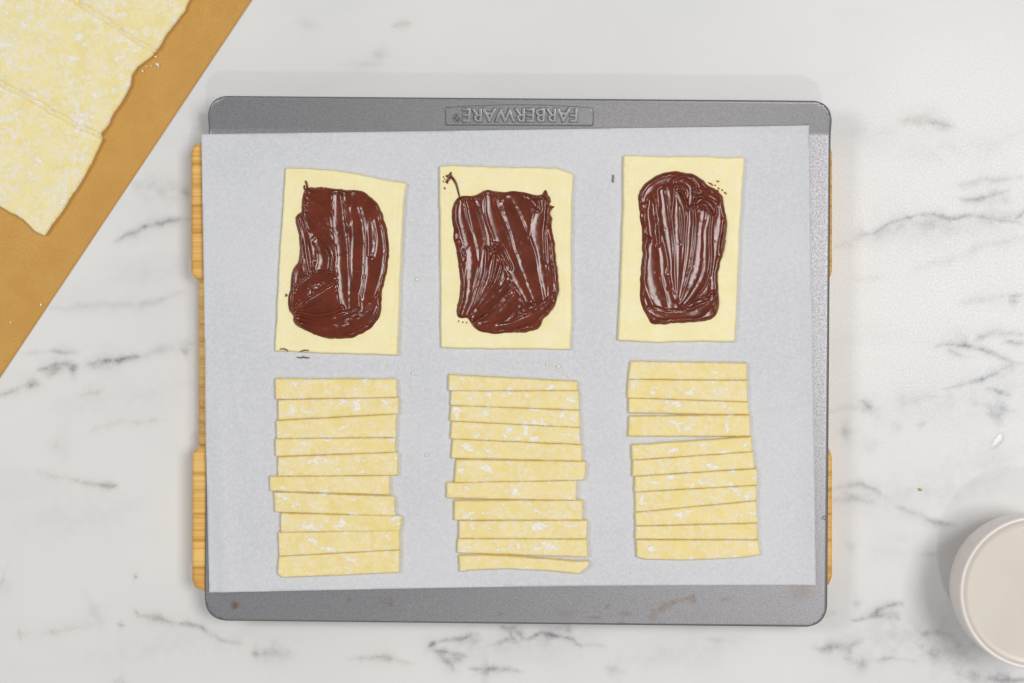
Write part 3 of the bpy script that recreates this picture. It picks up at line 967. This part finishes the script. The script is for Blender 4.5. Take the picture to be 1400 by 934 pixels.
ZC = ZP + TK
def choc(off, outline, strokes, label, seed, thick=0.0027):
    zt = ZC + thick * 0.7
    poly = wpoly(outline, zt, off, R_)
    poly = smooth_closed(poly, 0.001, 2)
    d, _ = densify(poly, 0.0006)
    d = d + np.column_stack([fbm(d[:, 0], d[:, 1], 0.004, seed, 3), fbm(d[:, 0], d[:, 1], 0.004, seed + 2, 3)]) * 0.0007
    u_px = PX * (1 - zt / H) / R_
    st_w = [(np.array([wpt(off[0] + x / R_, off[1] + y / R_, zt) for x, y in p]), w * u_px, lv, dp, rg, tilt) for p, w, lv, dp, rg, tilt in strokes]
    rr_ = random.Random(seed)
    lo_, hi_ = poly.min(0), poly.max(0)
    small = []
    for _ in range(16):                      # short broken knife marks under the main sweeps
        cx_, cy_ = rr_.uniform(lo_[0], hi_[0]), rr_.uniform(lo_[1], hi_[1])
        an = rr_.gauss(1.55, 0.3); ln = rr_.uniform(.005, .014); bd = rr_.uniform(-.6, .6)
        ps = [(cx_ + math.cos(an + bd * t) * ln * t, cy_ + math.sin(an + bd * t) * ln * t) for t in (-1, -.4, .2, .7, 1)]
        small.append((np.array(ps), rr_.uniform(.0013, .0032), rr_.uniform(.5, .9), rr_.uniform(-.1, .25), rr_.uniform(.15, .45), rr_.uniform(-.25, .25)))
    st_w[:] = small[:12] + st_w
    pits = [(rr_.uniform(lo_[0], hi_[0]), rr_.uniform(lo_[1], hi_[1]), rr_.uniform(.0003, .0008), rr_.choice((-1, -1, .6))) for _ in range(46)]
    def zf(x, y, sd):
        h = thick * (0.72 + 0.22 * fbm(x, y, 0.012, seed + 5, 3))
        wx_ = x + 0.0011 * fbm(x, y, 0.014, seed + 11, 2)
        wy_ = y + 0.0011 * fbm(x, y, 0.014, seed + 12, 2)
        for k_, (pl_, w, lv, dp, rg, tilt) in enumerate(st_w):
            # resample smooth
            p_ = pl_
            for _ in range(2):
                a_, b_ = p_[:-1], p_[1:]
                p_ = np.concatenate([[p_[0]], np.stack([.75 * a_ + .25 * b_, .25 * a_ + .75 * b_], 1).reshape(-1, 2), [p_[-1]]])
            best = np.full(x.shape, 1e9); sg = np.zeros_like(x); uu = np.zeros_like(x)
            seg = np.hypot(*np.diff(p_, axis=0).T); tot = seg.sum(); acc = 0
            for i in range(len(seg)):
                ab = p_[i + 1] - p_[i]
                if seg[i] < 1e-9:
                    continue
                t = ((wx_ - p_[i][0]) * ab[0] + (wy_ - p_[i][1]) * ab[1]) / (ab @ ab)
                tc = np.clip(t, 0, 1)
                dx, dy = wx_ - p_[i][0] - tc * ab[0], wy_ - p_[i][1] - tc * ab[1]
                dd = np.hypot(dx, dy)
                mm = dd < best
                best = np.where(mm, dd, best)
                sg = np.where(mm, np.sign(ab[0] * dy - ab[1] * dx), sg)
                uu = np.where(mm, (acc + tc * seg[i]) / tot, uu)
                acc += seg[i]
            wid = w * (0.55 + 0.45 * np.sin(np.pi * np.clip(uu, 0.03, 0.97)) ** 0.5)
            v = sg * best / wid
            streak = fbm(v * 0.01, uu * 0.006 + 0 * v, 0.0028, seed + 40 + k_, 2)
            lev = thick * (lv - dp * (1 - np.clip(np.abs(v), 0, 1.2) ** 2) + tilt * v) + 0.00003 * streak + thick * 0.12 * fbm(uu * 0.05, 0 * uu, 0.012, seed + 60 + k_, 2)
            mask = 1 / (1 + np.exp((np.abs(v) - 1) * 14))
            h = h * (1 - mask) + lev * mask
            side = np.where(sg > 0, 1.0, 0.45)
            h = h + thick * rg * side * np.exp(-((np.abs(v) - 1.08) / (0.16 + 0.0003 / wid)) ** 2) * np.clip(0.75 + 0.7 * fbm(uu * 0.05, sg, 0.02, seed + 80 + k_, 2), 0.1, 1.4)
        h = h + 0.00013 * fbm(x, y, 0.0022, seed + 90, 2) * (fbm(x, y, 0.015, seed + 91, 1) > 0)
        for a_, b_, r_, s_ in pits:
            h = h + s_ * r_ * 0.55 * np.exp(-((x - a_) ** 2 + (y - b_) ** 2) / r_ ** 2)
        h = np.clip(h, 0.0006, 0.0075)
        r = 0.0027 + 0.0013 * fbm(x, y, 0.012, seed + 95, 2)
        uu_ = np.clip(1 - sd / r, 0, 1)
        lip = 0.85 + 0.28 * np.exp(-((sd - 0.0022) / 0.0012) ** 2)
        return ZC + 0.0002 + h * np.clip(1 - uu_ ** 2, 0, 1) ** 0.8 * lip
    o_ = sheet('chocolate_spread', d, 0.00036, zf, lambda x, y: 0 * x + ZC - 0.0003, CHOC, blur=5)
    tag(o_, label, 'chocolate spread', 'chocolate spread on the pastry rectangles')
    return o_

def thread(off, pts, r, parent, z=ZC + 0.0006, mat=None):
    p = [wpt(off[0] + x / R_, off[1] + y / R_, z) for x, y in pts]
    n_ = len(p)
    rr = [r * (0.45 + 0.7 * math.sin(math.pi * (i + .5) / n_)) * random.uniform(.8, 1.2) for i in range(n_)]
    return tube('chocolate_thread', [(a, b_, z) for a, b_ in p], rr, mat or CHOC, parent, seg=7)

# stroke: (points, half width, level, hollow, ridge, tilt)
o1 = [(190, 148), (235, 146), (300, 152), (345, 158), (400, 158), (445, 168), (475, 190), (500, 215), (512, 245), (525, 262), (528, 290), (545, 330), (552, 380), (552, 440), (548, 510), (535, 560), (522, 600), (520, 650), (522, 690), (505, 730), (470, 770), (430, 800), (380, 815), (300, 820), (250, 808), (200, 788), (150, 765), (128, 740), (130, 715), (115, 690), (103, 650), (112, 610), (122, 590), (118, 545), (130, 505), (150, 480), (155, 450), (160, 410), (152, 350), (142, 310), (137, 280), (148, 262), (165, 255), (168, 220), (172, 190), (178, 160)]
s1 = [([(200, 180), (330, 185), (430, 200), (490, 260)], 28, .75, .1, .25, .1),
      ([(420, 190), (480, 280), (500, 400), (490, 520), (470, 620)], 48, .62, .10, .2, -.03),
      ([(470, 300), (475, 380), (470, 450)], 20, .62, .15, .2, .15),
      ([(180, 190), (230, 225), (290, 290), (318, 380)], 28, .72, .3, .5, -.2),
      ([(190, 230), (240, 290), (300, 370), (320, 400)], 18, .65, .2, .4, -.15),
      ([(160, 275), (185, 370), (205, 470), (215, 560)], 16, .75, .2, .5, .15),
      ([(235, 390), (268, 450), (265, 520), (240, 590)], 30, .7, .28, .35, -.2),
      ([(150, 600), (200, 560), (270, 545), (330, 560)], 24, .65, .2, .35, 0),
      ([(150, 690), (230, 640), (300, 600), (345, 560)], 18, .7, .25, .45, 0),
      ([(330, 180), (335, 330), (350, 450), (352, 560), (370, 680), (390, 750)], 32, .7, .3, .4, -.12),
      ([(400, 240), (420, 360), (418, 480), (405, 600), (410, 720)], 30, .66, .05, .22, .05),
      ([(140, 700), (220, 716), (300, 705), (345, 685)], 15, .75, .25, .5, 0),
      ([(140, 725), (220, 745), (320, 735), (420, 690)], 17, .75, .22, .5, .1),
      ([(170, 765), (260, 785), (360, 780), (450, 740), (510, 640)], 24, .8, .2, .35, .1)]
c1 = choc((360, 210), o1, s1, 'chocolate spread with curved side sweep on the pastry with slanting edge', 601)
thread((360, 210), [(195, 155), (192, 138), (186, 120)], 0.0007, c1)
thread((360, 210), [(182, 160), (180, 148), (182, 140)], 0.0006, c1)
thread((360, 210), [(97, 630), (103, 625), (100, 618)], 0.0006, c1)

o2 = [(150, 190), (175, 182), (215, 185), (240, 178), (262, 162), (285, 157), (310, 165), (350, 168), (395, 165), (440, 165), (470, 175), (500, 182), (520, 178), (530, 158), (541, 160), (545, 180), (555, 190), (558, 210), (550, 222), (565, 230), (577, 235), (560, 246), (557, 265), (572, 288), (560, 302), (565, 340), (578, 400), (580, 470), (590, 530), (597, 580), (592, 620), (582, 660), (560, 700), (520, 730), (515, 760), (490, 780), (440, 790), (380, 788), (320, 798), (260, 790), (220, 770), (200, 745), (190, 725), (160, 728), (145, 715), (138, 680), (150, 650), (160, 600), (157, 540), (150, 480), (140, 430), (130, 380), (128, 330), (118, 290), (122, 250), (130, 215)]
s2 = [([(200, 210), (230, 320), (250, 430), (240, 540)], 34, .6, .2, .3, .15),
      ([(158, 200), (165, 300), (200, 410), (212, 520), (195, 620), (170, 720)], 28, .78, .25, .3, -.2),
      ([(400, 180), (445, 300), (470, 430), (490, 540)], 56, .62, .06, .2, .06),
      ([(520, 210), (500, 330), (500, 450), (530, 560), (540, 650)], 34, .62, .2, .35, -.15),
      ([(555, 320), (560, 430), (570, 560), (560, 650)], 22, .75, .1, .3, .1),
      ([(270, 420), (262, 520), (235, 620), (200, 710)], 20, .62, .25, .5, .1),
      ([(320, 410), (290, 520), (260, 620), (210, 710)], 16, .65, .25, .5, -.1),
      ([(350, 450), (320, 560), (270, 640), (215, 715)], 15, .68, .25, .5, .1),
      ([(390, 560), (340, 610), (270, 680), (215, 730)], 22, .66, .2, .45, .1),
      ([(430, 600), (370, 680), (300, 740), (240, 765)], 28, .7, .18, .4, 0),
      ([(285, 180), (310, 290), (360, 420), (410, 540), (460, 650)], 34, .75, .3, .45, -.1),
      ([(365, 220), (420, 370), (465, 500), (500, 640)], 36, .66, .06, .25, .03),
      ([(300, 420), (320, 400), (345, 430), (380, 500)], 14, .8, .2, .4, 0),
      ([(230, 765), (330, 770), (420, 750), (520, 700), (570, 640)], 24, .75, .2, .4, .1),
      ([(440, 170), (490, 210), (500, 240)], 18, .8, .3, .4, 0)]
c2 = choc((580, 210), o2, s2, 'chocolate spread with broad diagonal knife sweep and thread to pastry corner', 641)
thread((580, 210), [(155, 190), (148, 160), (140, 132), (128, 112), (117, 100), (112, 88)], 0.0008, c2)
thread((580, 210), [(120, 82), (112, 95), (104, 104), (112, 108), (104, 118), (98, 126), (104, 132)], 0.0009, c2)
thread((580, 210), [(96, 98), (108, 100), (122, 96)], 0.0007, c2)
for x, y in ((86, 100), (90, 110), (84, 120), (92, 152), (88, 148), (150, 735), (170, 740), (185, 742)):
    thread((580, 210), [(x, y), (x + random.uniform(-2, 3), y + 4), (x + random.uniform(-1, 5), y + 7)], 0.00045, c2, ZC + 0.00015, CHOC_FILM)

o3 = [(170, 235), (190, 205), (220, 180), (255, 155), (290, 143), (340, 142), (400, 150), (430, 160), (455, 178), (480, 205), (510, 220), (530, 235), (545, 255), (548, 285), (553, 320), (563, 350), (563, 400), (558, 450), (545, 510), (528, 560), (523, 620), (525, 680), (530, 710), (528, 745), (518, 775), (490, 800), (430, 808), (370, 812), (300, 815), (245, 820), (222, 815), (212, 790), (195, 755), (185, 730), (175, 705), (180, 650), (178, 600), (188, 540), (185, 480), (190, 440), (183, 380), (175, 320), (168, 270)]
s3 = [([(190, 260), (230, 200), (300, 165), (400, 170), (470, 215)], 34, .75, .1, .3, .15),
      ([(225, 270), (225, 340), (235, 420), (245, 460)], 24, .72, .3, .5, .2),
      ([(225, 470), (222, 560), (238, 660), (270, 750)], 40, .85, .3, .3, -.18),
      ([(275, 230), (285, 350), (310, 480), (345, 700)], 26, .7, .25, .4, -.15),
      ([(345, 220), (340, 340), (345, 460), (352, 700)], 22, .66, .22, .5, -.1),
      ([(350, 240), (385, 330), (385, 450), (358, 700)], 16, .7, .22, .5, .15),
      ([(405, 300), (405, 430), (390, 560), (362, 720)], 20, .66, .2, .5, .1),
      ([(450, 330), (445, 450), (435, 560), (375, 715)], 30, .74, .24, .4, -.2),
      ([(540, 290), (520, 400), (500, 480), (515, 600), (505, 690)], 28, .72, .12, .4, -.15),
      ([(480, 340), (465, 420), (480, 520), (460, 620), (380, 730)], 18, .75, .15, .5, .1),
      ([(420, 290), (450, 265), (490, 290), (500, 330)], 16, .7, .3, .55, 0),
      ([(340, 190), (380, 185), (410, 220), (400, 290)], 22, .7, .3, .5, 0),
      ([(420, 235), (480, 240), (530, 280)], 14, .85, .1, .35, .1),
      ([(215, 760), (300, 785), (400, 780), (470, 740), (500, 690)], 26, .8, .15, .45, 0),
      ([(390, 735), (440, 710), (480, 700)], 14, .8, .2, .45, .1)]
c3 = choc((820, 190), o3, s3, 'chocolate spread with fan of vertical ridges, arched at one end', 681)
for x, y in ((478, 192), (515, 184), (505, 205), (520, 215), (515, 228), (535, 225), (548, 236), (486, 200)):
    thread((820, 190), [(x, y), (x + random.uniform(2, 6), y + random.uniform(-2, 4)), (x + random.uniform(7, 13), y + random.uniform(0, 8))], 0.00045, c3, ZC + 0.00015, CHOC_FILM)

# loose chocolate threads
zl = ZP + 0.0006
def loose(pts, label, z):
    n_ = len(pts)
    p = [wpt(x, y, z) for x, y in pts]
    o_ = tube('chocolate_scrap', [(a, b_, z) for a, b_ in p], [0.0004 * (0.6 + 0.5 * math.sin(math.pi * (i + .5) / n_)) for i in range(n_)], CHOC, seg=7)
    tag(o_, label, 'chocolate scrap')
loose([(382.5, 477.5), (388, 477), (392, 478.5), (394, 481)], 'chocolate thread lying on the pastry corner, the one fully on dough', ZC + 0.0007)
loose([(410, 481), (416, 479), (422, 479)], 'short chocolate thread at the pastry edge, beside the parchment', ZC + 0.0005)
loose([(406, 488.5), (411, 489.5), (415, 488), (419, 489.5), (423, 489)], 'wavy chocolate thread on parchment between pastry and strips', zl)
loose([(838, 239), (838.5, 243), (837.5, 247), (839, 249.5)], 'tiny upright chocolate thread on parchment beside the pastry rectangle', zl)

# ------------------------------------------------------------------ crumbs
def crumb(px_, py_, z, r, mat, name, label, cat, group=None, flat=0.6):
    import bmesh
    bm = bmesh.new()
    bmesh.ops.create_icosphere(bm, subdivisions=2, radius=1)
    rr = random.Random(int(px_ * 31 + py_))
    ph = [rr.uniform(0, 6.28) for _ in range(4)]
    sx, sy = rr.uniform(.7, 1.35), rr.uniform(.6, 1.1)
    for v in bm.verts:
        c_ = v.co
        k_ = 1 + .22 * math.sin(3.1 * c_.x + ph[0]) + .18 * math.sin(4.3 * c_.y + ph[1]) + .14 * math.sin(5 * c_.z + ph[2])
        v.co = Vector((c_.x * k_ * r * sx, c_.y * k_ * r * sy, max(c_.z * k_, -0.8) * r * flat + 0.8 * r * flat))
    me_ = bpy.data.meshes.new(name)
    bm.to_mesh(me_); bm.free()
    me_.polygons.foreach_set('use_smooth', [True] * len(me_.polygons))
    o_ = link(me_, name, mat)
    a, b_ = wpt(px_, py_, z)
    o_.location = (a, b_, z)
    o_.rotation_euler.z = rr.uniform(0, 6)
    tag(o_, label, cat, group)
    return o_
ZQ = ZT + 0.0009
for x, y, r in ((570.5, 382, .0013), (568, 386, .0007), (564.5, 511, .0011), (565, 542, .0009), (583, 622, .0012), (575, 487, .0007), (422, 497, .0009), (530, 500, .0009)):
    crumb(x, y, ZQ, r, FLOUR, 'dough_crumb', 'pale dough crumb on bare parchment between pastry pieces', 'crumb', 'dough crumbs scattered on the parchment')
for x, y, r in ((748, 498, .0009), (753, 497, .0007), (757, 500, .0010), (763, 501, .0011), (760, 505, .0007), (767, 508, .0008), (771, 512, .0008), (776, 515, .0009), (779, 520, .0007), (766, 497, .0005), (702, 502, .0006)):
    crumb(x, y, ZQ, r, FLOUR, 'dough_crumb', 'pale crumb in the little cluster beside the first strip', 'crumb', 'dough crumb cluster beside the strips')
for x, y, r in ((195, 97, .0008), (200, 91, .0007), (213, 78, .0009), (215, 88, .0010), (217, 91, .0007), (207, 90, .0005), (56, 417, .0008), (15, 441, .0007)):
    crumb(x, y, 0.0011, r, FLOUR, 'flour_speck', 'white flour speck on bare brown baking paper', 'flour speck', 'flour specks on the brown paper')
crumb(1257.5, 669.5, 0, .0010, GREEN, 'herb_crumb', 'tiny yellow-green crumb on marble beside the bowl', 'crumb')
# water drop : elongated low dome

# ------------------------------------------------------------------ bowl with milk
BH = 0.048
f_ = PX * (1 - BH / H)
bc = (718 * f_, -344 * f_)
BR = 105.5 * f_
def lathe(name, prof, mat, parent, seg=128):
    vs, fs = [], []
    n_ = len(prof)
    for i in range(seg):
        a = 2 * math.pi * i / seg
        for r, z in prof:
            vs.append((r * math.cos(a), r * math.sin(a), z))
    for i in range(seg):
        j = (i + 1) % seg
        for k_ in range(n_ - 1):
            fs.append([i * n_ + k_, j * n_ + k_, j * n_ + k_ + 1, i * n_ + k_ + 1])
    fs.append([i * n_ for i in range(seg)][::-1])
    fs.append([i * n_ + n_ - 1 for i in range(seg)])
    me_ = bpy.data.meshes.new(name)
    me_.from_pydata(vs, [], fs)
    sm = [True] * len(fs)
    sm[-1] = sm[-2] = False
    me_.polygons.foreach_set('use_smooth', sm)
    return link(me_, name, mat, parent)
bowl = empty('bowl', (bc[0], bc[1], 0))
tag(bowl, 'round off-white ceramic bowl of milk on the marble', 'bowl')
R0 = BR
prof = [(R0 * .55, 0.0030), (R0 * .67, 0.0030), (R0 * .74, 0.0045), (R0 * .86, 0.010), (R0 * .945, 0.017), (R0 * .985, 0.025), (R0 * .998, 0.034), (R0, 0.043), (R0, 0.0462), (R0 - .0004, 0.0474), (R0 - .0013, 0.048), (R0 - .0023, 0.0476), (R0 - .0029, 0.0462), (R0 - .0032, 0.043), (R0 - .0045, 0.030), (R0 - .009, 0.017), (R0 * .7, 0.008), (R0 * .5, 0.006)]
lathe('body', prof, CERAMIC, bowl)
lathe('foot_ring', [(R0 * .60, 0.0031), (R0 * .605, 0.0005), (R0 * .62, 0.0), (R0 * .655, 0.0), (R0 * .668, 0.0006), (R0 * .67, 0.0031)], CERAMIC, bowl)
milk = lathe('milk', [(R0 * .55, 0.0), (R0 - .009, 0.0095), (R0 - .0045, 0.0225), (R0 - .0028, 0.0364), (R0 - .0036, 0.0359), (R0 - .007, 0.0358), (R0 * .5, 0.0358)], MILK, None)
milk.location = (bc[0], bc[1], 0.0085)
tag(milk, 'pale cream milk filling the ceramic bowl', 'milk')

# ------------------------------------------------------------------ water drop: low smooth dome
import bmesh
bm = bmesh.new()
bmesh.ops.create_uvsphere(bm, u_segments=32, v_segments=20, radius=1)
for v in bm.verts:
    x, y, z = v.co
    v.co = (x * 0.0066 * (1 + 0.12 * y), y * 0.0030 * (1 + 0.18 * x), z * 0.0006)
me = bpy.data.meshes.new('water_drop')
bm.to_mesh(me); bm.free()
me.polygons.foreach_set('use_smooth', [True] * len(me.polygons))
o = link(me, 'water_drop', WATER)
o.location = (*wpt(1363, 604), 0.0001)
o.rotation_euler.z = math.radians(50)
tag(o, 'small clear water drop on the marble beside the bowl', 'water drop')
